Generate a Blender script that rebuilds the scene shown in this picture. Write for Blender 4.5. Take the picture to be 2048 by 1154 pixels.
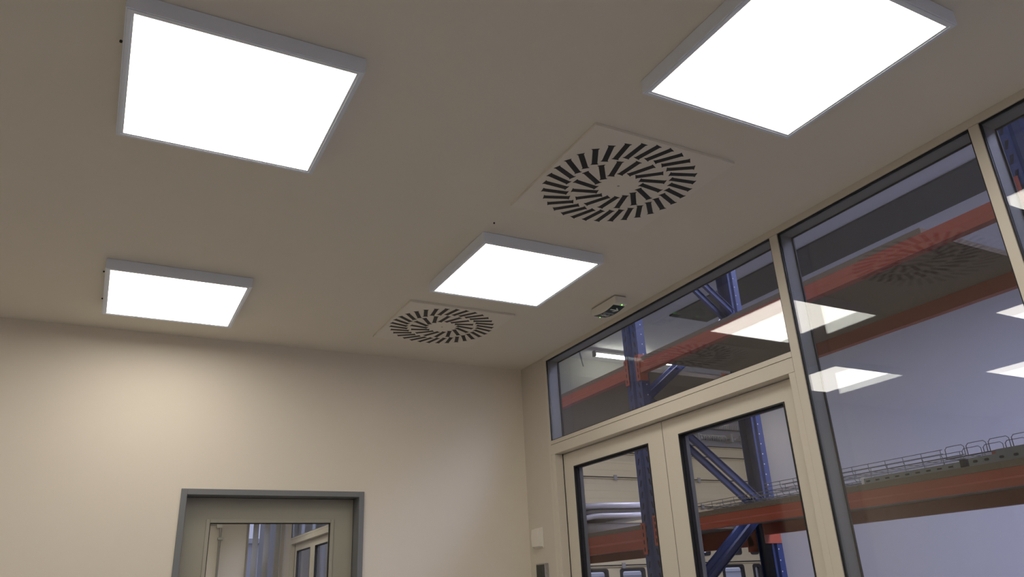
import bpy, bmesh, math, random
from mathutils import Vector, Matrix, Euler

random.seed(7)
for _o in list(bpy.data.objects):
    bpy.data.objects.remove(_o, do_unlink=True)
scene = bpy.context.scene
COL = scene.collection

# ------------------------------------------------------------------ camera
EYE = 1.47                      # lens height above the floor; heights below are given from the lens
cam_d = bpy.data.cameras.new('camera')
cam = bpy.data.objects.new('camera', cam_d)
COL.objects.link(cam)
cam.location = (0, 0, EYE)
cam.rotation_euler = Euler((1.9576, 0.0461, -0.4849), 'XYZ')
cam_d.sensor_fit = 'HORIZONTAL'
cam_d.sensor_width = 36.0
cam_d.lens = 1511.37 / 2048 * 36.0
cam_d.clip_start = 0.02
cam_d.clip_end = 200
scene.camera = cam

# ------------------------------------------------------------------ world, light, exposure
world = bpy.data.worlds.new('world')
scene.world = world
world.use_nodes = True
bg = world.node_tree.nodes['Background']
bg.inputs[0].default_value = (0.50, 0.53, 0.86, 1)
bg.inputs[1].default_value = 0.95
LAMP_COLOUR = (1.0, 0.935, 0.835, 1)
LAMP_STRENGTH = 7.4            # office ceiling panels
HALL_FILL_COLOUR = (0.80, 0.80, 1.18, 1)
HALL_FILL_STRENGTH = 9.3       # added unseen ceiling panel that brightens the hall
BATTEN_STRENGTH = 24.0
vs = scene.view_settings
vs.view_transform = 'Standard'
vs.look = 'None'
vs.gamma = 1.0
vs.use_curve_mapping = False
vs.exposure = 0.0

# ------------------------------------------------------------------ materials
MATS = {}
def mat(name, col, rough=0.5, metal=0.0, noise=0.0, nscale=40.0, bump=0.0, bscale=200.0, spec=0.5):
    if name in MATS: return MATS[name]
    m = bpy.data.materials.new(name); m.use_nodes = True
    nt = m.node_tree; b = nt.nodes['Principled BSDF']
    b.inputs['Roughness'].default_value = rough
    b.inputs['Metallic'].default_value = metal
    b.inputs['Specular IOR Level'].default_value = spec
    c = (*col, 1)
    tc = nt.nodes.new('ShaderNodeTexCoord')
    if noise > 0:
        n = nt.nodes.new('ShaderNodeTexNoise'); n.inputs['Scale'].default_value = nscale
        n.inputs['Detail'].default_value = 4
        r = nt.nodes.new('ShaderNodeMix'); r.data_type = 'RGBA'
        r.inputs[6].default_value = tuple(max(0, x*(1-noise)) for x in col)+(1,)
        r.inputs[7].default_value = tuple(min(1, x*(1+noise)) for x in col)+(1,)
        nt.links.new(tc.outputs['Object'], n.inputs['Vector'])
        nt.links.new(n.outputs['Fac'], r.inputs[0])
        nt.links.new(r.outputs[2], b.inputs['Base Color'])
    else:
        b.inputs['Base Color'].default_value = c
    if bump > 0:
        n2 = nt.nodes.new('ShaderNodeTexNoise'); n2.inputs['Scale'].default_value = bscale
        n2.inputs['Detail'].default_value = 3
        bp = nt.nodes.new('ShaderNodeBump'); bp.inputs['Strength'].default_value = bump
        bp.inputs['Distance'].default_value = 0.002
        nt.links.new(tc.outputs['Object'], n2.inputs['Vector'])
        nt.links.new(n2.outputs['Fac'], bp.inputs['Height'])
        nt.links.new(bp.outputs['Normal'], b.inputs['Normal'])
    MATS[name] = m
    return m

def emit(name, col, strength):
    m = bpy.data.materials.new(name); m.use_nodes = True
    nt = m.node_tree; nt.nodes.clear()
    e = nt.nodes.new('ShaderNodeEmission'); e.inputs[0].default_value = col; e.inputs[1].default_value = strength
    o = nt.nodes.new('ShaderNodeOutputMaterial'); nt.links.new(e.outputs[0], o.inputs[0])
    MATS[name] = m
    return m

def glass(name, tint=(0.93, 0.95, 0.95), gain=1.0):
    # clear sheet glass: Schlick reflection on each face, the rest goes straight through
    m = bpy.data.materials.new(name); m.use_nodes = True
    nt = m.node_tree; nt.nodes.clear()
    lw = nt.nodes.new('ShaderNodeLayerWeight'); lw.inputs['Blend'].default_value = 0.5
    pw = nt.nodes.new('ShaderNodeMath'); pw.operation = 'POWER'; pw.inputs[1].default_value = 5
    ml = nt.nodes.new('ShaderNodeMath'); ml.operation = 'MULTIPLY_ADD'
    ml.inputs[1].default_value = 0.955; ml.inputs[2].default_value = 0.045*gain
    tr = nt.nodes.new('ShaderNodeBsdfTransparent'); tr.inputs[0].default_value = (*tint, 1)
    gl = nt.nodes.new('ShaderNodeBsdfGlossy'); gl.inputs['Roughness'].default_value = 0.0
    mx = nt.nodes.new('ShaderNodeMixShader'); o = nt.nodes.new('ShaderNodeOutputMaterial')
    nt.links.new(lw.outputs['Facing'], pw.inputs[0]); nt.links.new(pw.outputs[0], ml.inputs[0])
    nt.links.new(ml.outputs[0], mx.inputs[0]); nt.links.new(tr.outputs[0], mx.inputs[1])
    nt.links.new(gl.outputs[0], mx.inputs[2]); nt.links.new(mx.outputs[0], o.inputs[0])
    MATS[name] = m
    return m

M_CEIL = mat('ceiling_paint', (0.79, 0.745, 0.65), 0.9, noise=0.012, nscale=6, bump=0.12, bscale=260, spec=0.2)
M_WALL = mat('wall_paint', (0.80, 0.735, 0.63), 0.85, noise=0.012, nscale=5, bump=0.15, bscale=240, spec=0.2)
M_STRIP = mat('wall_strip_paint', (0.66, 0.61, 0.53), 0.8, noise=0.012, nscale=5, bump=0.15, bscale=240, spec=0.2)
M_FLOOR = mat('floor_vinyl', (0.34, 0.325, 0.305), 0.5, noise=0.06, nscale=30)
M_LAMPF = mat('lamp_housing', (0.80, 0.85, 0.94), 0.45)
M_LAMP = emit('lamp_diffuser', LAMP_COLOUR, LAMP_STRENGTH)
M_VENT = mat('vent_plate', (0.80, 0.755, 0.665), 0.5)
M_VANE = mat('vent_vane_black', (0.008, 0.009, 0.014), 0.5)
M_FRAME = mat('beige_aluminium', (0.68, 0.63, 0.54), 0.42, spec=0.4)
M_LINER = mat('grey_liner', (0.21, 0.215, 0.215), 0.5)
M_GASKET = mat('black_gasket', (0.012, 0.012, 0.014), 0.6)
M_GLASS = glass('clear_glass', (0.94, 0.955, 0.955), 1.5)
M_GLASS2 = glass('door_glass', (0.95, 0.955, 0.93), 0.8)
M_DFRAME = mat('grey_door_frame', (0.185, 0.192, 0.205), 0.45)
M_DLEAF = mat('grey_beige_door_leaf', (0.37, 0.355, 0.29), 0.5)
M_WHITEP = mat('white_plastic', (0.80, 0.77, 0.70), 0.4)
M_DARKP = mat('dark_display', (0.03, 0.033, 0.035), 0.25)
M_ALU = mat('brushed_aluminium', (0.45, 0.45, 0.47), 0.35, metal=0.8, noise=0.25, nscale=60)
M_SIGN = mat('sign_dark_green', (0.012, 0.03, 0.024), 0.35)
M_SIGNW = mat('sign_pictogram', (0.72, 0.75, 0.70), 0.5)
M_LED = emit('green_led', (0.25, 1.0, 0.12, 1), 2.2)
M_BLUE = mat('blue_steel', (0.024, 0.050, 0.165), 0.45, noise=0.08, nscale=12)
M_SLOT = mat('slot_shadow_black', (0.008, 0.010, 0.022), 0.8)
M_HOLE_LIGHT = mat('hole_light_pale', (0.75, 0.75, 0.72), 0.4)  # pale tone standing for light seen through the upright holes
M_RED = mat('orange_red_steel', (0.44, 0.092, 0.042), 0.5, noise=0.06, nscale=10)
M_BOARD = mat('chipboard', (0.22, 0.175, 0.12), 0.85, noise=0.35, nscale=90)
M_WIRE = mat('galvanised_wire', (0.22, 0.23, 0.22), 0.4, metal=0.7)
M_ZINC = mat('galvanised_rail', (0.27, 0.285, 0.28), 0.4, metal=0.6, noise=0.12, nscale=30)
M_HWALL = mat('hall_panel_white', (0.80, 0.79, 0.84), 0.6)
M_HCEIL = mat('hall_ceiling_white', (0.80, 0.79, 0.80), 0.7)
M_HGATE = mat('gate_wall_grey', (0.34, 0.33, 0.31), 0.7)
M_HFLOOR = mat('hall_concrete', (0.07, 0.07, 0.07), 0.5, noise=0.12, nscale=3)
M_GATE = mat('gate_cream', (0.74, 0.645, 0.38), 0.45)
M_DUCT = mat('duct_dark_grey', (0.060, 0.058, 0.055), 0.6)
M_STEEL = mat('grey_steel', (0.40, 0.39, 0.36), 0.4, metal=0.5)
M_FOIL = mat('white_foil', (0.62, 0.63, 0.66), 0.25, noise=0.06, nscale=25, bump=0.6, bscale=30)
M_CARD = mat('grey_cardboard', (0.28, 0.26, 0.23), 0.85, noise=0.1, nscale=20)
M_BLIND = mat('blind_fabric', (0.52, 0.51, 0.48), 0.8, noise=0.08, nscale=80)
M_BATTEN = emit('batten_tube', (1.0, 0.96, 0.84, 1), BATTEN_STRENGTH)
M_HALL_FILL = emit('hall_fill_light', HALL_FILL_COLOUR, HALL_FILL_STRENGTH)
M_PAPER = mat('paper_label', (0.55, 0.58, 0.50), 0.7)
M_OUT = mat('outside_render_white', (0.75, 0.76, 0.80), 0.7)

# ------------------------------------------------------------------ helpers
class MB:
    """collects shapes (coordinates from the lens) and links them as one mesh object"""
    def __init__(s): s.v = []; s.f = []; s.mi = []
    def box(s, x0, x1, y0, y1, z0, z1):
        n = len(s.v)
        s.v += [(x0,y0,z0),(x1,y0,z0),(x1,y1,z0),(x0,y1,z0),(x0,y0,z1),(x1,y0,z1),(x1,y1,z1),(x0,y1,z1)]
        s.f += [tuple(n+i for i in q) for q in ((3,2,1,0),(4,5,6,7),(0,1,5,4),(1,2,6,5),(2,3,7,6),(3,0,4,7))]
        return s
    def prism(s, pts, a, b):
        """pts: closed outline of 3-D points, extruded from offset a to offset b (vectors)"""
        n = len(s.v); k = len(pts); a = Vector(a); b = Vector(b)
        for p in pts: s.v.append(tuple(Vector(p)+a))
        for p in pts: s.v.append(tuple(Vector(p)+b))
        s.f.append(tuple(n+i for i in range(k)))
        s.f.append(tuple(n+k+i for i in reversed(range(k))))
        for i in range(k):
            j = (i+1) % k
            s.f.append((n+i, n+k+i, n+k+j, n+j))
        return s
    def tube(s, pts, r, k=6, cap=True):
        pts = [Vector(p) for p in pts]; n = len(s.v)
        for i, p in enumerate(pts):
            if i == 0: t = pts[1]-p
            elif i == len(pts)-1: t = p-pts[i-1]
            else: t = (pts[i+1]-p).normalized()+(p-pts[i-1]).normalized()
            t.normalize()
            a = Vector((0,0,1)) if abs(t.z) < 0.9 else Vector((1,0,0))
            u = t.cross(a).normalized(); w = t.cross(u)
            for q in range(k):
                an = 2*math.pi*q/k
                s.v.append(tuple(p + r*(math.cos(an)*u + math.sin(an)*w)))
        for i in range(len(pts)-1):
            for q in range(k):
                q2 = (q+1) % k
                s.f.append((n+i*k+q, n+i*k+q2, n+(i+1)*k+q2, n+(i+1)*k+q))
        if cap:
            s.f.append(tuple(n+q for q in reversed(range(k))))
            s.f.append(tuple(n+(len(pts)-1)*k+q for q in range(k)))
        return s
    def ring(s, x0, x1, a0, a1, b0, b1, w, plane='yz'):
        """rectangular ring: depth x0..x1, outline a0..a1 by b0..b1, width w inward"""
        def bx(p0, p1, q0, q1):
            if plane == 'yz': s.box(x0, x1, p0, p1, q0, q1)
            elif plane == 'xz': s.box(p0, p1, x0, x1, q0, q1)
            else: s.box(p0, p1, q0, q1, x0, x1)
        bx(a0, a0+w, b0, b1); bx(a1-w, a1, b0, b1)
        bx(a0+w, a1-w, b0, b0+w); bx(a0+w, a1-w, b1-w, b1)
        return s
    def build(s, name, m, parent=None, bevel=0.0, smooth=False, kind=None, label=None):
        if parent is not None: org = world_loc(parent)
        else:
            xs = [p[0] for p in s.v]; ys = [p[1] for p in s.v]; zs = [p[2] for p in s.v]
            org = Vector(((min(xs)+max(xs))/2, (min(ys)+max(ys))/2, min(zs)+EYE))
        me = bpy.data.meshes.new(name)
        me.from_pydata([(p[0]-org.x, p[1]-org.y, p[2]+EYE-org.z) for p in s.v], [], s.f)
        bm = bmesh.new(); bm.from_mesh(me)
        bmesh.ops.recalc_face_normals(bm, faces=bm.faces)
        bm.to_mesh(me); bm.free()
        if smooth:
            for pl in me.polygons: pl.use_smooth = True
        me.materials.append(m)
        o = bpy.data.objects.new(name, me); COL.objects.link(o)
        if parent is not None: o.parent = parent
        else: o.location = org
        if bevel > 0:
            md = o.modifiers.new('bevel', 'BEVEL'); md.width = bevel; md.segments = 2; md.limit_method = 'ANGLE'
        if kind: o['kind'] = kind
        if label: o['label'] = label
        return o

def world_loc(o):
    v = Vector(o.location)
    while o.parent is not None:
        o = o.parent; v = v + Vector(o.location)
    return v

def tag(o, label, cat, group=None, kind=None):
    o['label'] = label; o['category'] = cat
    if group: o['group'] = group
    if kind: o['kind'] = kind
    return o

def empty(name, x, y, z):
    o = bpy.data.objects.new(name, None); COL.objects.link(o)
    o.location = (x, y, z+EYE); o.empty_display_size = 0.1
    return o

def copy_tree(o, parent=None):
    c = o.copy(); COL.objects.link(c); c.parent = parent
    for ch in list(o.children): copy_tree(ch, c)
    return c

def struct(name, mb, m, label, cat, bevel=0.0):
    return tag(mb.build(name, m, bevel=bevel), label, cat, kind='structure')

# ------------------------------------------------------------------ dimensions (metres, from the lens)
H = 1.5126           # ceiling
HL = 1.463           # underside of the ceiling panels
YB = 4.624           # back wall
XG = 2.5865          # inner face of the glazed wall
FL = -EYE            # floor
XL, YF = -3.0, -3.4  # left wall and wall behind the camera
DY = 7.48            # the next office repeats this one
YB2 = YB + DY
XW, YE, HZ = 14.4, 14.0, 5.0   # hall: far wall, gate wall, ceiling
YH = -5.0

# ------------------------------------------------------------------ room shell
struct('floor', MB().box(XL-0.2, XG+0.1, YF-0.2, YB2+0.2, FL-0.15, FL), M_FLOOR, 'grey floor of the office below the frame', 'floor')
struct('ceiling', MB().box(XL-0.2, XG+0.1, YF-0.2, YB2+0.2, H, H+0.25), M_CEIL, 'plain off white office ceiling with square light panels', 'ceiling')
struct('wall_left', MB().box(XL-0.2, XL, YF, YB2, FL, H), M_WALL, 'cream office wall left of the frame', 'wall')
struct('wall_front', MB().box(XL-0.2, XG+0.1, YF-0.2, YF, FL, H), M_WALL, 'cream office wall behind the viewer', 'wall')
DX0, DX1, DZ = 0.405, 1.442, 0.634
wb = MB().box(XL, DX0, YB, YB+0.16, FL, H).box(DX1, XG+0.1, YB, YB+0.16, FL, H).box(DX0, DX1, YB, YB+0.16, DZ, H)
struct('wall_back', wb, M_WALL, 'cream back wall around the grey framed door', 'wall')
# short return of wall between the corner and the glazed wall, here and in the next office
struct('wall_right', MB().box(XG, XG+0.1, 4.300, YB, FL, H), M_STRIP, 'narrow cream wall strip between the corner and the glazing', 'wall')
struct('wall_right', MB().box(XG, XG+0.1, 4.300+DY, YB2+0.2, FL, H).box(XG, XG+0.1, YB+0.16, YB+0.5, FL, H), M_WALL, 'cream wall strip in the next office behind the door pane', 'wall')
struct('wall_upper', MB().box(XG+0.0, XG+0.1, YF-0.2, YE, H+0.25, HZ).box(XG, XG+0.1, YB2+0.2, YE, FL, H+0.25), M_HGATE, 'grey hall wall above the office glazing', 'wall')

# ------------------------------------------------------------------ glazed wall
def pane(name, parent, y0, y1, z0, z1, x, m):
    return MB().box(x, x+0.006, y0, y1, z0, z1).build(name, m, parent)

def fixed_window(name, y0, y1, z0, z1, label):
    t = tag(empty(name, XG+0.05, (y0+y1)/2, z0), label, 'window', kind='structure')
    MB().ring(XG+0.0185, XG+0.1005, y0, y1, z0, z1, 0.004).build('liner', M_LINER, t)
    MB().ring(XG+0.004, XG+0.0115, y0, y1, z0, z1, 0.005).build('gasket', M_GASKET, t)
    MB().ring(XG+0.0912, XG+0.0965, y0+0.004, y1-0.004, z0+0.004, z1-0.004, 0.006).ring(XG+0.1006, XG+0.104, y0-0.002, y1+0.002, z0-0.002, z1+0.002, 0.008).build('gasket', M_GASKET, t)
    pane('pane', t, y0+0.001, y1-0.001, z0+0.001, z1-0.001, XG+0.012, M_GLASS)
    pane('pane', t, y0+0.004, y1-0.004, z0+0.004, z1-0.004, XG+0.097, M_GLASS)
    return t

ZT = 1.482           # underside of the head profile
TB, TT = 0.842, 0.932  # transom
def double_door(dy, label):
    t = tag(empty('door_2', XG+0.08, 3.2+dy, FL), label, 'door', kind='structure')
    JL, JR, MM = 4.228+dy, 2.241+dy, 3.204+dy
    ZD = 0.842
    # jambs and threshold
    MB().box(XG, XG+0.115, JL, 4.269+dy, FL, TB).box(XG, XG+0.115, 2.2052+dy, JR, FL, TB).build('door_frame', M_FRAME, t, bevel=0.002)
    MB().box(XG+0.056, XG+0.060, JL-0.004, JL, FL, ZD).box(XG+0.056, XG+0.060, JR, JR+0.004, FL, ZD).build('gasket', M_GASKET, t)
    for (a0, a1, g0, g1) in ((MM+0.002, JL-0.004, 3.338+dy, 4.104+dy), (JR+0.004, MM-0.002, 2.347+dy, 3.075+dy)):
        x0, x1 = XG+0.060, XG+0.122
        zt, zb = 0.838, FL+0.01
        gz1, gz0 = 0.745, FL+0.28
        lf = MB()
        lf.box(x0, x1, a0, g0, zb, zt).box(x0, x1, g1, a1, zb, zt)
        lf.box(x0, x1, g0, g1, gz1, zt).box(x0, x1, g0, g1, zb, gz0)
        leaf = lf.build('leaf', M_FRAME, t)
        MB().ring(x0-0.003, x0+0.012, g0-0.002, g1+0.002, gz0-0.002, gz1+0.002, 0.007).ring(x0+0.012, x0+0.0292, g0, g1, gz0, gz1, 0.010).build('gasket', M_GASKET, leaf)
        MB().ring(x0+0.0358, x1-0.002, g0, g1, gz0, gz1, 0.006).build('glazing_bead', M_LINER, leaf)
        pane('pane', leaf, g0+0.001, g1-0.001, gz0+0.001, gz1-0.001, x0+0.0295, M_GLASS2)
        yh = MM+0.055 if a0 > MM else MM-0.055
        hd = MB(); hd.tube([(x0, yh, FL+1.05), (x0-0.05, yh, FL+1.05), (x0-0.05, yh+(0.12 if a0 > MM else -0.12), FL+1.05)], 0.009, 8)
        hd.build('handle', M_STEEL, leaf, smooth=True)
    MB().box(XG+0.061, XG+0.064, MM-0.002, MM+0.002, FL+0.01, 0.838).build('gasket', M_GASKET, t)
    return t

def trims(dy, tail):
    struct('trim_1', MB().box(XG-0.001, XG+0.0985, 4.2693+dy, 4.2998+dy, FL, ZT), M_FRAME, 'beige vertical profile at the left end of the glazed wall'+tail, 'window frame', 0.002)
    b = MB().box(XG-0.001, XG+0.0985, 2.2053+dy, 4.2690+dy, 0.908, TT).box(XG-0.001, XG+0.0985, 2.2053+dy, 4.2690+dy, TB+0.0005, 0.9045).box(XG+0.007, XG+0.097, 2.2053+dy, 4.2690+dy, 0.9045, 0.908)
    struct('trim_2', b, M_FRAME, 'beige horizontal transom bar above the double door'+tail, 'window frame')
    struct('trim_3', MB().box(XG-0.001, XG+0.0985, 2.159+dy, 2.205+dy, FL, ZT-0.0003), M_FRAME, 'beige mullion right of the double door'+tail, 'window frame', 0.002)

trims(0, '')
trims(DY, ' in the next office')
struct('trim_4', MB().box(XG-0.002, XG+0.0985, YF, 4.2998, ZT, H), M_FRAME, 'thin beige head profile along the top of the glazing', 'window frame')
struct('trim_4', MB().box(XG-0.002, XG+0.0985, YB+0.5, 4.2998+DY, ZT, H), M_FRAME, 'thin beige head profile in the next office', 'window frame')
struct('trim_5', MB().box(XG-0.001, XG+0.0985, 1.203, 1.240, FL, ZT-0.0003), M_FRAME, 'slim beige mullion near the right edge of the photo', 'window frame', 0.002)
struct('trim_6', MB().box(XG-0.001, XG+0.0985, -0.99, -0.95, FL, ZT-0.0003), M_FRAME, 'beige mullion right of the frame', 'window frame', 0.002)
double_door(0, 'beige framed double glass door leading to the hall')
double_door(DY, 'beige double glass door seen through the door pane in the back wall')
fixed_window('window_1', 2.2053, 4.2690, TT, ZT, 'long transom window above the beige double door')
fixed_window('window_2', 1.2402, 2.1588, FL+0.08, ZT-0.0005, 'tall fixed pane right of the double door')
fixed_window('window_3', -0.9498, 1.2028, FL+0.08, ZT-0.0005, 'fixed pane cut by the right edge of the photo')
fixed_window('window_4', YF+0.05, -0.9902, FL+0.08, ZT-0.0005, 'fixed pane right of the frame')
fixed_window('window_1', 2.2053+DY, 4.2690+DY, TT, ZT, 'transom window above the double door of the next office')
fixed_window('window_2', YB+0.52, 2.1588+DY, FL+0.08, ZT-0.0005, 'fixed pane along the next office')
struct('trim_7', MB().box(XG-0.001, XG+0.115, YF, 1.203, FL, FL+0.08).box(XG-0.001, XG+0.115, 1.2402, 2.1588, FL, FL+0.08), M_FRAME, 'beige sill profile under the fixed panes', 'window frame')

# ------------------------------------------------------------------ grey door in the back wall
d1 = tag(empty('door_1', (DX0+DX1)/2, YB+0.08, FL), 'grey framed door with a glass pane in the cream back wall', 'door', kind='structure')
fw = 0.032
MB().box(DX0, DX0+fw, YB-0.012, YB+0.17, FL, DZ).box(DX1-fw, DX1, YB-0.012, YB+0.17, FL, DZ).box(DX0+fw, DX1-fw, YB-0.012, YB+0.17, DZ-fw, DZ).build('door_frame', M_DFRAME, d1, bevel=0.002)
ly0, ly1 = YB+0.100, YB+0.145
gx0, gx1, gz0, gz1 = 0.582, 1.270, FL+0.35, 0.462
lf = MB().box(DX0+fw+0.003, gx0, ly0, ly1, FL+0.008, DZ-fw-0.003).box(gx1, DX1-fw-0.003, ly0, ly1, FL+0.008, DZ-fw-0.003)
lf.box(gx0, gx1, ly0, ly1, gz1, DZ-fw-0.003).box(gx0, gx1, ly0, ly1, FL+0.008, gz0)
leaf = lf.build('leaf', M_DLEAF, d1)
MB().ring(ly0-0.008, ly0+0.016, gx0-0.020, gx1+0.020, gz0-0.02, gz1+0.020, 0.021, 'xz').build('glazing_bead', M_DLEAF, leaf, bevel=0.003)
MB().ring(ly0+0.002, ly0+0.0185, gx0+0.001, gx1-0.001, gz0+0.001, gz1-0.001, 0.004, 'xz').build('gasket', M_GASKET, leaf)
MB().box(gx0+0.001, gx1-0.001, ly0+0.019, ly0+0.025, gz0+0.001, gz1-0.001).build('pane', M_GLASS2, leaf)
MB().tube([(1.345, ly0, FL+1.05), (1.345, ly0-0.05, FL+1.05), (1.22, ly0-0.05, FL+1.05)], 0.010, 8).build('handle', M_STEEL, leaf, smooth=True)

# ------------------------------------------------------------------ ceiling light panels
def make_light():
    t = empty('ceiling_light', 0, 0, HL)
    e = 0.0212
    b = MB()
    b.box(-0.3-e, 0.3+e, -0.3-e, -0.3-e+0.004, HL, H-0.0015).box(-0.3-e, 0.3+e, 0.3+e-0.004, 0.3+e, HL, H-0.0015)
    b.box(-0.3-e, -0.3-e+0.004, -0.3-e+0.004, 0.3+e-0.004, HL, H-0.0015).box(0.3+e-0.004, 0.3+e, -0.3-e+0.004, 0.3+e-0.004, HL, H-0.0015)
    b.box(-0.3-e+0.004, 0.3+e-0.004, -0.3-e+0.004, 0.3+e-0.004, H-0.012, H-0.0016)
    b.build('housing', M_LAMPF, t)
    MB().ring(HL-0.0015, HL+0.008, -0.3-e+0.0045, 0.3+e-0.0045, -0.3-e+0.0045, 0.3+e-0.0045, 0.009, 'xy').ring(HL+0.0005, HL+0.008, -0.3075, 0.3075, -0.3075, 0.3075, 0.0076, 'xy').build('bezel', M_LAMPF, t)
    n = MB().box(-0.2998, 0.2998, -0.2998, 0.2998, HL+0.001, HL+0.006)
    n.build('diffuser', M_LAMP, t)
    return t
proto = make_light()
LIGHTS = [
    (-0.0893, 1.8202, 'large lit square ceiling panel at the upper left of the photo'),
    (-0.0893, 3.6252, 'lit square ceiling panel at the left nearest the back wall'),
    (1.3797, 2.7248, 'lit square ceiling panel between the two swirl vents'),
    (1.3797, 0.9198, 'lit square ceiling panel cut by the top edge of the photo'),
    (-1.45, 2.7248, 'lit ceiling panel left of the frame, mirrored at the right edge of the glazing'),
    (-1.45, 0.9198, 'lit ceiling panel left of the viewer'),
    (-0.0893, 0.0152, 'lit ceiling panel above the viewer'),
    (1.3797, -0.8852, 'lit ceiling panel behind the viewer by the glazing'),
    (-0.0893, -1.7898, 'lit ceiling panel behind the viewer'),
    (1.3797, 2.7248+DY, 'added unseen lit ceiling panel of the next office far by the glazing'),  # from here on: unseen panels added to brighten the next office
    (1.3797, 0.9198+DY, 'added unseen lit ceiling panel of the next office near by the glazing'),
    (-0.0893, 3.6252+DY, 'added unseen lit ceiling panel of the next office far behind the door'),
    (-0.0893, 1.8202+DY, 'added unseen lit ceiling panel of the next office near behind the door'),
    (0.5, 0.0152+DY-1.3, 'added unseen lit ceiling panel of the next office just behind the door'),
]
for i, (x, y, lab) in enumerate(LIGHTS):
    o = proto if i == 0 else copy_tree(proto)
    o.location = (x+0.3, y+0.3, HL+EYE)
    tag(o, lab, 'ceiling light', 'square ceiling panels')

# ------------------------------------------------------------------ swirl vents
def vane_mesh():
    L, w, fl = 0.108, 0.0215, 0.0045
    pts = [(-L/2, -w/2-fl), (-L/2+0.006, -w/2), (L/2-0.006, -w/2), (L/2, -w/2-fl), (L/2, w/2+fl), (L/2-0.006, w/2), (-L/2+0.006, w/2), (-L/2, w/2+fl)]
    v = [(a, b, -0.0012) for a, b in pts]+[(a, b, 0.004) for a, b in pts]
    k = 8
    f = [tuple(reversed(range(k))), tuple(range(k, 2*k))]+[(i, (i+1) % k, k+(i+1) % k, k+i) for i in range(k)]
    me = bpy.data.meshes.new('vane'); me.from_pydata(v, [], f)
    bm = bmesh.new(); bm.from_mesh(me); bmesh.ops.recalc_face_normals(bm, faces=bm.faces); bm.to_mesh(me); bm.free()
    me.materials.append(M_VANE)
    return me
VANE = vane_mesh()
def make_vent():
    zb = H-0.012
    t = empty('swirl_vent', 0, 0, zb)
    MB().box(-0.32, 0.32, -0.32, 0.32, zb, H-0.00005).build('plate', M_VENT, t, bevel=0.001)
    for n, r, ph in ((32, 0.2545, 0.02), (16, 0.1355, 0.09)):
        for i in range(n):
            a = 2*math.pi*i/n + ph
            o = bpy.data.objects.new('vane', VANE); COL.objects.link(o); o.parent = t
            o.location = (r*math.cos(a), r*math.sin(a), 0)
            o.rotation_euler = (0, 0, a+math.radians(24))
    s = MB().tube([(0, 0, zb-0.001), (0, 0, zb+0.004)], 0.005, 10)
    s.build('centre_screw', M_STEEL, t)
    return t
vent = make_vent()
for i, (x, y, lab) in enumerate(((1.673, 2.112, 'square swirl air vent nearer the viewer beside the glazing'), (1.672, 3.919, 'smaller looking square swirl air vent next to the corner'))):
    o = vent if i == 0 else copy_tree(vent)
    o.location = (x, y, H-0.012+EYE)
    tag(o, lab, 'air vent', 'swirl air vents')

# ------------------------------------------------------------------ emergency exit luminaire
ex = tag(empty('exit_sign_light', 2.404, 3.241, H-0.065), 'small emergency exit light with dark pictogram and green lamp on ceiling', 'exit light')
x0, x1, y0, y1 = 2.362, 2.446, 3.123, 3.362
MB().box(x0+0.005, x1-0.005, y0+0.005, y1-0.005, H-0.0105, H-0.0005).build('base_plate', M_STEEL, ex)
N = 10
def zc(t): return H-0.048-0.016*math.sin(math.pi*t)
outline = [(0, y0, H-0.008), (0, y1, H-0.008)]+[(0, y1-0.003+(y0-y1+0.006)*k/N, zc(k/N)) for k in range(N+1)]
MB().prism(outline, (x0+0.003, 0, 0), (x1-0.003, 0, 0)).build('cover', M_WHITEP, ex, bevel=0.002)
lab = MB()
ya, yb_ = y1-0.020, y0+0.024
def zl(y): return zc((y1-0.003-y)/(y1-y0-0.006))
out = [(0, ya+(yb_-ya)*k/N, zl(ya+(yb_-ya)*k/N)+0.0005) for k in range(N+1)]+[(0, yb_+(ya-yb_)*k/N, zl(yb_+(ya-yb_)*k/N)-0.0012) for k in range(N+1)]
lab.prism(out, (x0+0.004, 0, 0), (x1-0.004, 0, 0))
plate = lab.build('pictogram_plate', M_SIGN, ex)
def flat(mb, poly, thick=0.0008):
    pts = [(x, y, zl(y)-0.0013) for x, y in poly]
    mb.prism(pts, (0, 0, 0), (0, 0, -thick))
cx = (x0+x1)/2
ar = MB(); ya0 = 3.195
flat(ar, [(cx-0.026, ya0-0.005), (cx+0.012, ya0-0.005), (cx+0.012, ya0+0.005), (cx-0.026, ya0+0.005)])
flat(ar, [(cx+0.028, ya0), (cx+0.008, ya0+0.022), (cx-0.002, ya0+0.022), (cx+0.014, ya0)])
flat(ar, [(cx+0.028, ya0), (cx+0.014, ya0), (cx-0.002, ya0-0.022), (cx+0.008, ya0-0.022)])
ar.build('arrow', M_SIGNW, plate)
rm = MB(); q = 3.285
def rot(poly): return [(cx+b, q+a) for a, b in poly]
flat(rm, rot([(-0.004,-0.029),(0.003,-0.031),(0.008,-0.026),(0.006,-0.021),(0,-0.020),(-0.005,-0.024)]))   # head
flat(rm, rot([(-0.006,-0.018),(0.007,-0.018),(0.009,0.002),(-0.003,0.003)]))                               # trunk
flat(rm, rot([(-0.006,-0.017),(-0.004,-0.011),(-0.016,-0.004),(-0.019,-0.009)]))                            # arm
flat(rm, rot([(0.006,-0.016),(0.019,-0.008),(0.017,-0.003),(0.006,-0.009)]))                                # arm
flat(rm, rot([(-0.003,0.003),(0.004,0.003),(-0.010,0.016),(-0.022,0.017),(-0.022,0.012),(-0.012,0.011)]))   # leg
flat(rm, rot([(0.003,0.002),(0.010,0.002),(0.015,0.014),(0.010,0.028),(0.005,0.027),(0.008,0.014)]))        # leg
rm.build('running_figure', M_SIGNW, plate)
dr = MB()
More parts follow.
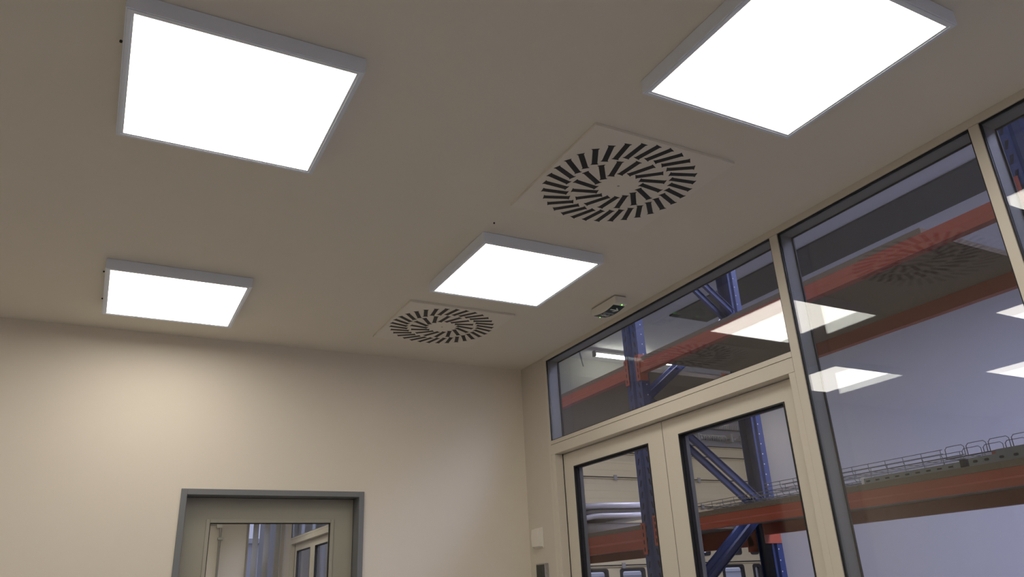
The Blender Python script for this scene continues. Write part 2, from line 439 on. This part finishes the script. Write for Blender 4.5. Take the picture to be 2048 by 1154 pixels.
flat(dr, rot([(-0.042,-0.030),(-0.025,-0.030),(-0.025,-0.026),(-0.038,-0.026)])); flat(dr, rot([(-0.042,-0.030),(-0.038,-0.026),(-0.038,0.028),(-0.042,0.028)]))
dr.build('door_symbol', M_SIGNW, plate)
for yy, xx, rr_ in ((y0+0.014, cx+0.012, 0.0038), (y1-0.011, cx+0.010, 0.0020)):
    MB().tube([(xx, yy, zl(yy)+0.001), (xx, yy, zl(yy)-0.003)], rr_, 10).build('indicator_lamp', M_LED, ex)

# ------------------------------------------------------------------ small wall and ceiling fittings
sb = tag(empty('wall_sensor', XG-0.02, 4.50, 0.285), 'small white wedge shaped sensor box beside the double door', 'sensor')
MB().prism([(XG-0.0005, 0, 0.286), (XG-0.0005, 0, 0.402), (XG-0.030, 0, 0.398), (XG-0.037, 0, 0.345), (XG-0.032, 0, 0.290)], (0, 4.445, 0), (0, 4.540, 0)).build('cover', M_WHITEP, sb, bevel=0.003)
MB().box(XG-0.004, XG-0.0004, 4.438, 4.546, 0.281, 0.406).build('back_plate', M_WHITEP, sb)
ct = tag(empty('wall_control_panel', XG-0.02, 4.46, 0.05), 'dark display panel with metal edge on wall strip below the sensor', 'control panel')
MB().box(XG-0.026, XG-0.0005, 4.395, 4.510, 0.040, 0.185).build('housing', M_ALU, ct, bevel=0.002)
MB().box(XG-0.0275, XG-0.0262, 4.405, 4.505, 0.10, 0.178).build('screen', M_DARKP, ct)
MB().box(XG-0.0275, XG-0.0262, 4.405, 4.505, 0.045, 0.092).build('keypad', M_WHITEP, ct)
for x, y, lab in ((1.365, 2.609, 'tiny dark screw in ceiling between middle light panel and near vent'), (-0.119, 2.010, 'tiny dark screw in ceiling left of the upper left light panel'),
             (-0.119, 3.769, 'tiny dark screw at the near left corner of the left back light panel'), (-0.117, 4.140, 'tiny dark screw at the far left corner of the left back light panel')):
    tag(MB().tube([(x, y, H-0.006), (x, y, H-0.0005)], 0.004, 8).build('ceiling_screw', M_GASKET), lab, 'screw', 'ceiling screws')

# ------------------------------------------------------------------ hall shell
struct('hall_floor', MB().box(XG+0.1, XW+0.2, YH-0.2, YE+0.2, FL-0.15, FL), M_HFLOOR, 'concrete floor of the hall beyond the glazing', 'floor')
RX0, RX1, RY0, RY1 = 5.0, 8.6, -3.5, 8.5
hc = MB().box(XG, RX0, YH-0.2, YE+0.2, HZ, HZ+0.2).box(RX1, XW+0.2, YH-0.2, YE+0.2, HZ, HZ+0.2).box(RX0, RX1, YH-0.2, RY0, HZ, HZ+0.2).box(RX0, RX1, RY1, YE+0.2, HZ, HZ+0.2)
struct('hall_ceiling', hc, M_HCEIL, 'white hall ceiling seen through the transom window', 'ceiling')
rl = tag(empty('hall_fill_panel', (RX0+RX1)/2, (RY0+RY1)/2, HZ), 'long added light panel in the hall ceiling, out of view', 'window', kind='structure')
MB().box(RX0, RX1, RY0, RY1, HZ+0.10, HZ+0.11).build('diffuser', M_HALL_FILL, rl)  # glowing sheet added out of view to give the hall cool light
rb = MB()
for k in range(1, 7):
    yy = RY0+(RY1-RY0)*k/7; rb.box(RX0, RX1, yy-0.03, yy+0.03, HZ+0.03, HZ+0.099)
rb.build('fill_panel_bar', M_LAMPF, rl)
struct('wall_far', MB().box(XW, XW+0.2, YH-0.2, YE+0.2, FL, HZ), M_HWALL, 'pale lavender white side wall of the hall', 'wall')
struct('wall_near', MB().box(XG, XW+0.2, YH-0.2, YH, FL, HZ), M_HWALL, 'hall end wall right of the frame', 'wall')
GX0, GX1, GZ1 = 8.65, 14.05, 3.13
we = MB().box(XG, GX0, YE, YE+0.2, FL, HZ).box(GX1, XW, YE, YE+0.2, FL, HZ).box(GX0, GX1, YE, YE+0.2, GZ1, HZ)
struct('wall_gate', we, M_HGATE, 'hall end wall around the sectional gate', 'wall')

# ------------------------------------------------------------------ sectional gate with windows
gate = tag(empty('sectional_gate', (GX0+GX1)/2, YE, FL), 'cream sectional industrial gate with dark framed windows at the hall end', 'gate')
seams = [FL+0.02, -0.725, -0.115, 0.495, 1.105, 1.715, 2.325, 2.87, GZ1]
WX = [9.06, 10.016, 10.966, 11.916, 12.866, 13.80]
for k in range(len(seams)-1):
    z0, z1 = seams[k]+0.006, seams[k+1]-0.006
    b = MB(); y0_, y1_ = YE+0.02, YE+0.06
    win = k in (2, 3)
    if win:
        wz0, wz1 = seams[k]+0.185, seams[k]+0.530
        b.box(GX0, GX1, y0_, y1_, z0, wz0).box(GX0, GX1, y0_, y1_, wz1, z1)
        xs = [GX0]+[v for x in WX for v in (x, min(x+0.6, GX1-0.05))]+[GX1]
        for a in range(0, len(xs), 2): b.box(xs[a], xs[a+1], y0_, y1_, wz0, wz1)
    else:
        b.box(GX0, GX1, y0_, y1_, z0, z1)
    b.box(GX0, GX1, y0_-0.050, y0_, z1-0.016, z1-0.002)
    pn = b.build('panel', M_GATE, gate)
    MB().box(GX0, GX1, y0_-0.030, y0_, z1-0.0015, z1+0.026).build('seal', M_GASKET, pn)
    for xr in (0,):
        g = MB()
        for zz in (0.16, 0.32, 0.47):
            if not win and z0+zz < z1-0.03: g.box(GX0+0.01, GX1-0.01, y0_-0.004, y0_, z0+zz, z0+zz+0.008)
        if g.v: g.build('rib', M_GATE, pn, kind='stuff')
    if win:
        for x in WX:
            xe = min(x+0.6, GX1-0.05)
            f = MB()
            def rr(xa, xb, za, zb, r):
                o = []
                for (cx_, cz_, a0) in ((xb-r, zb-r, 0), (xa+r, zb-r, 90), (xa+r, za+r, 180), (xb-r, za+r, 270)):
                    for q_ in range(5):
                        an = math.radians(a0+q_*22.5); o.append((cx_+r*math.cos(an), cz_+r*math.sin(an)))
                return o
            o1 = rr(x-0.03, xe+0.03, wz0-0.03, wz1+0.03, 0.06); o2 = rr(x+0.035, xe-0.035, wz0+0.035, wz1-0.035, 0.05)
            n = len(o1); ya_, yb2 = y0_-0.02, y1_+0.01
            f.v = [(p[0], ya_, p[1]) for p in o1]+[(p[0], ya_, p[1]) for p in o2]+[(p[0], yb2, p[1]) for p in o1]+[(p[0], yb2, p[1]) for p in o2]
            for i in range(n):
                j = (i+1) % n
                f.f += [(i, j, n+j, n+i), (2*n+j, 2*n+i, 3*n+i, 3*n+j), (i, 2*n+i, 2*n+j, j), (n+j, 3*n+j, 3*n+i, n+i)]
            f.build('window_frame', M_GASKET, pn)
            MB().box(x+0.02, xe-0.02, y0_+0.015, y0_+0.021, wz0+0.02, wz1-0.02).build('window_pane', M_GLASS2, pn)
    for x in (10.06, 12.45):
        if k < 7: MB().box(x-0.04, x+0.04, y0_-0.075, y0_-0.0505, z1-0.05, z1+0.06).build('hinge', M_STEEL, pn)
sh = tag(empty('gate_spring_shaft', 11.4, YE-0.1, 3.27), 'steel torsion spring shaft with couplings above the cream gate', 'shaft')
MB().tube([(GX0, YE-0.12, 3.33), (GX1+0.1, YE-0.12, 3.33)], 0.025, 10).build('shaft', M_STEEL, sh, smooth=True)
for x in (9.2, 11.6, 12.6):
    c = MB(); pts = []
    for k in range(0, 14*10+1):
        an = 2*math.pi*k/10; pts.append((x+0.8*k/140, YE-0.12+0.055*math.cos(an), 3.33+0.055*math.sin(an)))
    c.tube(pts, 0.016, 5).build('spring', M_STEEL, sh)
for x in (9.0, 10.3, 11.4, 12.5, 13.55, 14.0):
    b = MB().box(x-0.03, x+0.03, YE-0.2, YE-0.001, 3.24, 3.44); b.tube([(x+0.05, YE-0.12, 3.33), (x+0.12, YE-0.12, 3.33)], 0.075, 12)
    b.build('bracket', M_STEEL, sh)
tr = tag(empty('cable_duct', 11.4, YE-0.1, 3.55), 'ribbed grey cable duct running above the gate spring shaft', 'duct')
MB().box(GX0, GX1+0.2, YE-0.11, YE-0.001, 3.56, 3.66).build('body', M_CARD, tr)
rbm = MB()
for k in range(90):
    x = GX0+0.03+k*0.06
    rbm.box(x, x+0.03, YE-0.117, YE-0.1103, 3.565, 3.655)
rbm.build('ribs', M_STEEL, tr, kind='stuff')

# batten lamps of the hall
def batten(x0_, x1_, y, z, lab):
    t = tag(empty('batten_lamp', (x0_+x1_)/2, y, z), lab, 'lamp', 'hall batten lamps')
    MB().box(x0_, x1_, y-0.055, y+0.055, z+0.03, z+0.075).build('housing', M_WHITEP, t)
    MB().tube([(x0_+0.04, y, z), (x1_-0.04, y, z)], 0.038, 12).build('tube_cover', M_BATTEN, t, smooth=True)
    for x in (x0_, x1_): MB().box(x-0.02, x+0.02, y-0.05, y+0.05, z-0.045, z+0.085).build('end_bracket', M_STEEL, t)
    return t
batten(9.30, 10.75, 13.25, 4.87, 'lit batten lamp on hall ceiling behind the left blue upright')
batten(11.20, 11.80, 13.25, 4.87, 'lit batten lamp glimpsed below the upper shelf beside blue brace')
batten(12.75, 13.55, YE-0.058, 3.80, 'lit batten lamp above the gate behind the right door leaf')
tag(MB().box(9.494, 10.45, -3.0, 10.85, 4.97, HZ-0.0005).build('ceiling_duct', M_DUCT), 'wide dark flat duct under the hall ceiling behind the rack', 'duct')
hb = tag(empty('pipe_hanger', 8.9, 12.9, 4.5), 'small metal hanger under the hall ceiling left of the lit batten', 'hanger')
MB().tube([(8.62, 12.9, HZ-0.002), (8.75, 12.9, 4.45)], 0.018, 6).build('rod', M_ZINC, hb)
MB().box(8.57, 8.67, 12.85, 12.95, HZ-0.03, HZ-0.001).build('foot', M_ZINC, hb)
tag(MB().tube([(7.0, 12.9, HZ-0.03), (7.8, 12.9, 4.72), (8.54, 12.9, HZ-0.04)], 0.010, 6).build('hall_cable', M_ZINC), 'thin pale cable hanging under the hall ceiling', 'cable')

# ------------------------------------------------------------------ pallet rack
X1, X2 = 3.30, 4.40        # front face of the front posts, rear face of the rear posts
UW, UD = 0.170, 0.085
FR = [4.323, 4.323-2.837, 4.323+2.837, 4.323-2*2.837]      # left edge (large y) of each frame
rack = tag(empty('pallet_rack', 3.8, 3.0, FL), 'blue and orange red pallet rack standing behind the glazing', 'rack')
ZTOP = 3.0
def upright(yl, x0_, sgn, parent):
    """omega section, open to the inside; sgn +1: front post, -1: rear post"""
    y0_, y1_ = yl-UW, yl
    w = UW
    prof = [(0, 0), (0, w*0.36), (0.016, w*0.42), (0.016, w*0.58), (0, w*0.64), (0, w), (UD*0.62, w), (UD*0.75, w*0.9), (UD, w*0.9), (UD, w*0.87), (UD*0.74, w*0.87), (UD*0.6, w*0.97), (0.004, w*0.97), (0.004, w*0.66),
            (0.020, w*0.60), (0.020, w*0.40), (0.004, w*0.34), (0.004, w*0.03), (UD*0.6, w*0.03), (UD*0.74, w*0.13), (UD, w*0.13), (UD, w*0.10), (UD*0.75, w*0.10), (UD*0.62, 0)]
    pts = [(x0_+sgn*a, y0_+b, 0) for a, b in prof]
    m = MB().prism(pts, (0, 0, FL+0.012), (0, 0, ZTOP))
    u = m.build('upright', M_BLUE, parent)
    s = MB(); z = FL+0.1; k = 0
    xa, xb = (x0_-0.0012, x0_-0.0001) if sgn > 0 else (x0_+0.0001, x0_+0.0012)
    while z < ZTOP-0.06:
        for yy, t_ in ((y0_+w*0.20, 1), (y0_+w*0.79, -1)):
            d = 0.006*t_
            s.prism([(0, yy-0.008+d, z+0.042), (0, yy+0.008+d, z+0.042), (0, yy+0.006-d, z), (0, yy-0.006-d, z)], (xa, 0, 0), (xb, 0, 0))
        z += 0.075
    s.build('slots', M_SLOT, u, kind='stuff')
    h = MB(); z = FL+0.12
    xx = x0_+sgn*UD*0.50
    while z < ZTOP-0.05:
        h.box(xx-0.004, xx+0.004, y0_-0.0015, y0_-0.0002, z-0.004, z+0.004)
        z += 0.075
    h.build('hole_light_dots', M_HOLE_LIGHT, u, kind='stuff')  # pale dots painted where light would shine through the holes
    MB().box(x0_-0.02 if sgn > 0 else x0_-UD-0.02, x0_+UD+0.02 if sgn > 0 else x0_+0.02, y0_-0.02, y1_+0.02, FL, FL+0.012).build('foot_plate', M_BLUE, u)
    return u
for yl in FR:
    upright(yl, X1, 1, rack); upright(yl, X2, -1, rack)
    yc = yl-UW/2
    nodes = [(X1+UD*0.7, 2.78), (X2-UD*0.7, 2.02), (X1+UD*0.7, 1.26), (X2-UD*0.7, 0.52), (X1+UD*0.7, -0.22), (X2-UD*0.7, -0.96)]
    for (xa, za), (xb, zb_) in zip(nodes, nodes[1:]):
        for off in (-0.058, 0.058):
            d = Vector((xb-xa, 0, zb_-za)); nrm = Vector((-d.z, 0, d.x)).normalized()
            w = 0.024
            y_ = yc+off
            q_ = [(xa+nrm.x*w, y_, za+nrm.z*w), (xa-nrm.x*w, y_, za-nrm.z*w), (xb-nrm.x*w, y_, zb_-nrm.z*w), (xb+nrm.x*w, y_, zb_+nrm.z*w)]
            b = MB().prism(q_, (0, -0.002, 0), (0, 0.002, 0))
            for sg in (-1, 1):
                q2 = [(xa+nrm.x*w*sg, y_, za+nrm.z*w*sg), (xb+nrm.x*w*sg, y_, zb_+nrm.z*w*sg), (xb+nrm.x*(w-0.004)*sg, y_, zb_+nrm.z*(w-0.004)*sg), (xa+nrm.x*(w-0.004)*sg, y_, za+nrm.z*(w-0.004)*sg)]
                b.prism(q2, (0, -0.014, 0), (0, 0.014, 0))
            b.build('brace', M_BLUE, rack)
def beam(y0_, y1_, z0, z1, xf, sgn):
    """box beam with a stepped face; hooks over both posts with end plates"""
    d = 0.045
    h = z1-z0
    prof = [(-0.005, 0), (-0.005, h*0.40), (0.003, h*0.52), (0.003, h), (d, h), (d, 0)]
    b = MB().prism([(xf+sgn*a, 0, z0+c) for a, c in prof], (0, y0_, 0), (0, y1_, 0)).build('beam', M_RED, rack)
    zc_ = (z0+z1)/2
    hh = max(0.19, h+0.075)/2
    xe0 = xf-sgn*0.006
    for ye, s_ in ((y0_, 1), (y1_, -1)):
        xq_ = xf+0.06 if sgn > 0 else 4.395
        xe0_ = xe0 if sgn > 0 else xf-0.05
        c = MB().box(min(xe0_, xq_), max(xe0_, xq_), min(ye, ye+s_*0.004), max(ye, ye+s_*0.004), zc_-hh, zc_+hh)
        if sgn > 0: c.box(min(xe0, xe0-sgn*0.004), max(xe0, xe0-sgn*0.004), min(ye+s_*0.004, ye-s_*0.040), max(ye+s_*0.004, ye-s_*0.040), zc_-hh, zc_+hh)
        cp = c.build('beam_connector', M_RED, b)
        if sgn < 0: continue
        sl = MB()
        for kk in range(4):
            z_ = zc_-hh+0.018+kk*(2*hh-0.04)/3.4
            xs = xe0-sgn*0.0052
            sl.box(min(xs, xs+sgn*0.001), max(xs, xs+sgn*0.001), ye-s_*0.021, ye-s_*0.012, z_, z_+0.026) if s_ < 0 else sl.box(min(xs, xs+sgn*0.001), max(xs, xs+sgn*0.001), ye-0.021, ye-0.012, z_, z_+0.026)
        sl.build('hook_slots', M_SLOT, b, kind='stuff')
    return b
bays = [(FR[1]+0.0, FR[0]-UW), (FR[0], FR[2]-UW), (FR[3], FR[1]-UW)]
LV = [((1.430, 1.515), (0.322, 0.397)), ((1.425, 1.508), (0.254, 0.380)), ((1.430, 1.515), (0.322, 0.397))]
for (b0, b1), lv in zip(bays, LV):
    for (z0, z1) in lv:
        beam(b0, b1, z0, z1, X1-0.0, 1)
        beam(b0, b1, z0, z1, 4.285, -1)

def board(x0_, x1_, y0_, y1_, z, lab, th=0.030):
    o = MB().box(x0_, x1_, y0_, y1_, z, z+th).build('shelf_board', M_BOARD, bevel=0.001)
    return tag(o, lab, 'shelf board', 'chipboard shelf boards')
g_ = 0.0008
board(X1+0.004, 4.281, 1.925, FR[0]-UW-0.012, 1.515+g_, 'dark upper shelf board ending short of the right upright, seen from below')
board(X1+0.004, 4.281, FR[0]+0.012, FR[2]-UW-0.012, 1.508+g_, 'upper shelf board left of the blue upright above the left door leaf')
lb = board(X1+0.004, 4.281, FR[1]+0.012, FR[0]-UW-0.012, 0.397+g_, 'brown lower shelf board carrying the wire cable trays')
MB().box(X1+0.0025, X1+0.0038, 2.66, 2.79, 0.399, 0.426).build('paper_label', M_PAPER, lb, label='pale paper sticker')
board(X1+0.004, 4.281, FR[0]+0.012, FR[2]-UW-0.012, 0.380+g_, 'lower shelf board under the white wrapped packages')
board(X1+0.004, 4.281, FR[3]+0.012, FR[1]-UW-0.012, 0.397+g_, 'lower shelf board right of the frame')

# ------------------------------------------------------------------ wire cable trays, rail and bracket on the lower shelf
ZS = 0.397+g_+0.030+0.0006
def tray(xc, w, h, y0_, y1_, z, pitch, mids, lab, yaw=0.0, r=0.0024, longs=3):
    m = MB(); yc = (y0_+y1_)/2
    def T(x, y, zz):
        dx, dy_ = x-xc, y-yc
        return (xc+dx*math.cos(yaw)-dy_*math.sin(yaw), yc+dx*math.sin(yaw)+dy_*math.cos(yaw), zz)
    zb = z+r
    for k in range(longs):
        x = xc-w/2+w*(k+0.5)/longs
        m.tube([T(x, y0_, zb), T(x, y1_, zb)], r, 5)
    for s_ in (-1, 1):
        for q_ in mids:
            m.tube([T(xc+s_*w/2, y0_, zb+h*q_), T(xc+s_*w/2, y1_, zb+h*q_)], r, 5)
    y = y0_+0.01
    while y <= y1_-0.005:
        m.tube([T(xc-w/2, y, zb+h), T(xc-w/2, y, zb+0.008), T(xc-w/2+0.008, y, zb), T(xc+w/2-0.008, y, zb), T(xc+w/2, y, zb+0.008), T(xc+w/2, y, zb+h)], r, 5)
        y += pitch
    o = m.build('wire_cable_tray', M_WIRE, smooth=True)
    return tag(o, lab, 'cable tray', 'wire cable trays on the lower shelf')
def loop_tray(xc, w, h, y0_, n, pitch, z, lab, r=0.0026):
    m = MB(); zb = z+r
    y1_ = y0_+n*pitch
    for k in range(3):
        x = xc-w/2+w*(k+0.5)/3
        m.tube([(x, y0_, zb), (x, y1_, zb)], r, 5)
    for s_ in (-1, 1):
        x = xc+s_*w/2
        m.tube([(x, y0_, zb), (x, y1_, zb)], r, 5)
        for k in range(n):
            a, b_ = y0_+k*pitch+0.006, y0_+(k+1)*pitch-0.006
            m.tube([(x, a, zb), (x, a, zb+h-0.010), (x, a+0.010, zb+h), (x, b_-0.010, zb+h), (x, b_, zb+h-0.010), (x, b_, zb)], r, 5)
    for k in range(n+1):
        y = y0_+k*pitch
        m.tube([(xc-w/2, y, zb), (xc+w/2, y, zb)], r, 5)
    return tag(m.build('wire_cable_tray', M_WIRE, smooth=True), lab, 'cable tray', 'wire cable trays on the lower shelf')
tray(3.545, 0.15, 0.035, 2.02, 3.70, ZS, 0.10, (0.5, 1.0), 'lowest wire cable tray resting on the brown shelf board', 0.004, 0.0018)
tray(3.555, 0.16, 0.035, 2.10, 3.95, ZS+0.0392, 0.10, (0.5, 1.0), 'middle wire cable tray in the stack behind the mullion', -0.006, 0.0018)
tray(3.565, 0.15, 0.038, 2.22, 3.35, ZS+0.0784, 0.10, (0.5, 1.0), 'topmost wire cable tray of the stack', 0.008, 0.0018)
tray(3.800, 0.20, 0.055, 2.15, 3.80, ZS, 0.10, (0.4, 1.0), 'wire cable tray lying behind the stack of trays', 0.0, 0.0018)
loop_tray(3.56, 0.13, 0.052, 1.275, 9, 0.104, ZS+0.071, 'wire tray with open rounded loops near the right mullion', 0.0020)
rb_ = tag(empty('spare_rack_beam', 3.62, 1.6, ZS), 'loose dark red beam lying on the lower shelf under looped tray', 'beam')
MB().box(3.50, 3.545, 0.9+0.6, 2.00, ZS, ZS+0.070).build('beam_body', M_RED, rb_, bevel=0.003)
MB().box(3.49, 3.552, 1.498, 1.5035, ZS, ZS+0.0705).build('end_plate', M_RED, rb_)
rail = tag(empty('perforated_rail', 3.345, 2.33, ZS), 'galvanised perforated channel rail along the lower shelf edge', 'rail')
ra, rb2 = 2.045, 2.545
m = MB().box(3.325, 3.327, ra, rb2, ZS, ZS+0.028).box(3.327, 3.366, ra, rb2, ZS, ZS+0.002).box(3.366, 3.368, ra, rb2, ZS, ZS+0.028).box(3.327, 3.334, ra, rb2, ZS+0.026, ZS+0.028).box(3.359, 3.366, ra, rb2, ZS+0.026, ZS+0.028)
m.build('channel', M_ZINC, rail)
for k in range(9):
    y = ra+0.035+k*0.054
    MB().box(3.3238, 3.3249, y, y+0.022, ZS+0.009, ZS+0.016).build('slot', M_SLOT, rail)
MB().box(3.318, 3.372, rb2+0.001, rb2+0.012, ZS, ZS+0.034).build('end_cap', M_WHITEP, rail, bevel=0.002)
MB().box(3.318, 3.372, ra-0.030, ra-0.0005, ZS, ZS+0.036).build('rail_clamp', M_GASKET, rail, bevel=0.004)
br = tag(empty('slotted_bracket', 3.34, 1.85, ZS), 'galvanised slotted bracket plate at the right end of rail', 'bracket')
MB().prism([(0, 1.50, ZS), (0, 2.008, ZS), (0, 2.008, ZS+0.034), (0, 1.885, ZS+0.036), (0, 1.880, ZS+0.052), (0, 1.50, ZS+0.052)], (3.328, 0, 0), (3.331, 0, 0)).box(3.331, 3.37, 1.50, 2.008, ZS, ZS+0.003).build('plate', M_ZINC, br)
for y in (1.975, 1.925, 1.86, 1.80, 1.74, 1.68):
    MB().prism([(0, y-0.008, ZS+0.018), (0, y-0.004, ZS+0.024), (0, y+0.010, ZS+0.024), (0, y+0.014, ZS+0.018), (0, y+0.010, ZS+0.013), (0, y-0.004, ZS+0.013)], (3.3268, 0, 0), (3.3279, 0, 0)).build('slot', M_SLOT, br)

# ------------------------------------------------------------------ packages in the left bay
ZP = 0.380+g_+0.030+0.0006
def package(y0_, y1_, path, th, m, lab, cat):
    b = MB(); rings = []
    r = th*0.42
    for (x, z) in path:
        ring = []
        for (cx_, cz_, a0) in ((y1_-r, z+th-r, 0), (y0_+r, z+th-r, 90), (y0_+r, z+r, 180), (y1_-r, z+r, 270)):
            for q_ in range(4):
                an = math.radians(a0+q_*30); ring.append((x, cx_+r*math.cos(an), cz_+r*math.sin(an)))
        rings.append(ring)
    n = len(rings[0])
    for ring in rings: b.v += ring
    for i in range(len(rings)-1):
        for q_ in range(n):
            b.f.append((i*n+q_, i*n+(q_+1) % n, (i+1)*n+(q_+1) % n, (i+1)*n+q_))
    b.f.append(tuple(range(n))); b.f.append(tuple((len(rings)-1)*n+i for i in reversed(range(n))))
    return tag(b.build('wrapped_package', m, smooth=True), lab, cat, 'packages on the left lower shelf')
package(5.34, 6.95, [(3.36, ZP), (3.8, ZP+0.002), (4.24, ZP+0.004)], 0.112, M_CARD, 'flat grey pack at the bottom of the pile on the left shelf', 'package')
z1_ = ZP+0.1175
package(5.30, 6.95, [(3.36, z1_), (3.50, z1_+0.002), (3.58, z1_+0.020), (3.66, z1_+0.026), (3.9, z1_+0.030), (4.24, z1_+0.040)], 0.042, M_FOIL, 'lower white foil wrapped package with a step behind the left door leaf', 'package')
z2_ = z1_+0.0425
package(5.36, 6.95, [(3.36, z2_+0.002), (3.50, z2_+0.004), (3.58, z2_+0.020), (3.66, z2_+0.027), (3.9, z2_+0.031), (4.24, z2_+0.041)], 0.034, M_CARD, 'thin grey pack between the two white wrapped packages', 'package')
z3_ = z2_+0.0355
package(5.31, 6.95, [(3.36, z3_+0.004), (3.44, z3_+0.006), (3.52, z3_+0.022), (3.66, z3_+0.029), (3.9, z3_+0.033), (4.24, z3_+0.043)], 0.042, M_FOIL, 'topmost white foil wrapped package on the left shelf', 'package')

# ------------------------------------------------------------------ next office seen through the back door pane
wn = MB()
NX0, NX1, NZ0, NZ1 = 2.02, XG-0.001, -0.6, 1.45
wn.box(XL, NX0, YB2, YB2+0.2, FL, H).box(NX1, XG, YB2, YB2+0.2, FL, H).box(NX0, NX1, YB2, YB2+0.2, FL, NZ0).box(NX0, NX1, YB2, YB2+0.2, NZ1, H)
struct('wall_next', wn, M_WALL, 'far wall of the next office behind the door pane', 'wall')
nw = tag(empty('window_6', 2.26, YB2+0.1, NZ0), 'window behind the vertical blind in the next office', 'window', kind='structure')
MB().ring(YB2+0.10, YB2+0.16, NX0, NX1, NZ0, NZ1, 0.05, 'xz').build('window_frame', M_FRAME, nw)
MB().box(NX0+0.05, NX1-0.05, YB2+0.12, YB2+0.126, NZ0+0.05, NZ1-0.05).build('pane', M_GLASS2, nw)
bl = tag(empty('vertical_blind', 2.29, YB2-0.07, 1.4), 'grey vertical slat blind seen through the back door pane', 'blind')
MB().box(2.03, 2.57, YB2-0.095, YB2-0.04, 1.46, 1.505).build('head_rail', M_WHITEP, bl)
for k in range(3):
    x = 2.136+k*0.160
    a = math.radians(42); c, s_ = 0.0635*math.cos(a), 0.0635*math.sin(a)
    MB().prism([(x-c, YB2-0.068-s_, 0), (x+c, YB2-0.068+s_, 0), (x+c, YB2-0.0665+s_, 0), (x-c, YB2-0.0665-s_, 0)], (0, 0, -0.55), (0, 0, 1.4595)).build('slat', M_BLIND, bl)
pp = tag(empty('conduit_pipe', 1.65, YB2-0.03, FL), 'vertical steel conduit pipe with clamp seen through the back door pane', 'pipe')
MB().tube([(1.645, YB2-0.035, FL), (1.645, YB2-0.035, 1.08), (1.635, YB2-0.035, 1.13), (1.60, YB2-0.035, 1.16), (1.2, YB2-0.035, 1.16)], 0.017, 10).build('pipe', M_STEEL, pp, smooth=True)
MB().box(1.615, 1.69, YB2-0.06, YB2-0.001, 0.945, 0.975).build('clamp', M_STEEL, pp)
MB().box(1.585, 1.66, YB2-0.07, YB2-0.001, 1.11, 1.20).build('junction_box', M_WHITEP, pp)

# ------------------------------------------------------------------ buildings across the yard
def far_building(x0_, x1_, y, z1, floors, lab):
    t = tag(empty('neighbour_building', (x0_+x1_)/2, y+2, FL), lab, 'building')
    MB().box(x0_, x1_, y, y+4, FL, z1).build('walls', M_OUT, t)
    MB().box(x0_-0.1, x1_+0.1, y-0.1, y+4.1, z1, z1+0.12).build('roof_edge', M_OUT, t)
    for zf in floors:
        x = x0_+0.5
        while x+1.2 < x1_:
            MB().box(x, x+1.0, y-0.03, y+0.02, zf, zf+0.55).build('window', M_LINER, t)
            x += 1.8
    return t
far_building(-3.0, 9.0, 22.0, 1.62, (), 'pale building across the yard behind the blind of the next office')
far_building(17.0, 34.0, 26.0, 0.55, (-1.3, -0.35), 'pale low building with window rows seen through the gate windows')
struct('yard_ground', MB().box(-20, 45, YE+0.3, 60, FL-0.3, FL-0.05), M_HFLOOR, 'grey yard outside the hall', 'ground')
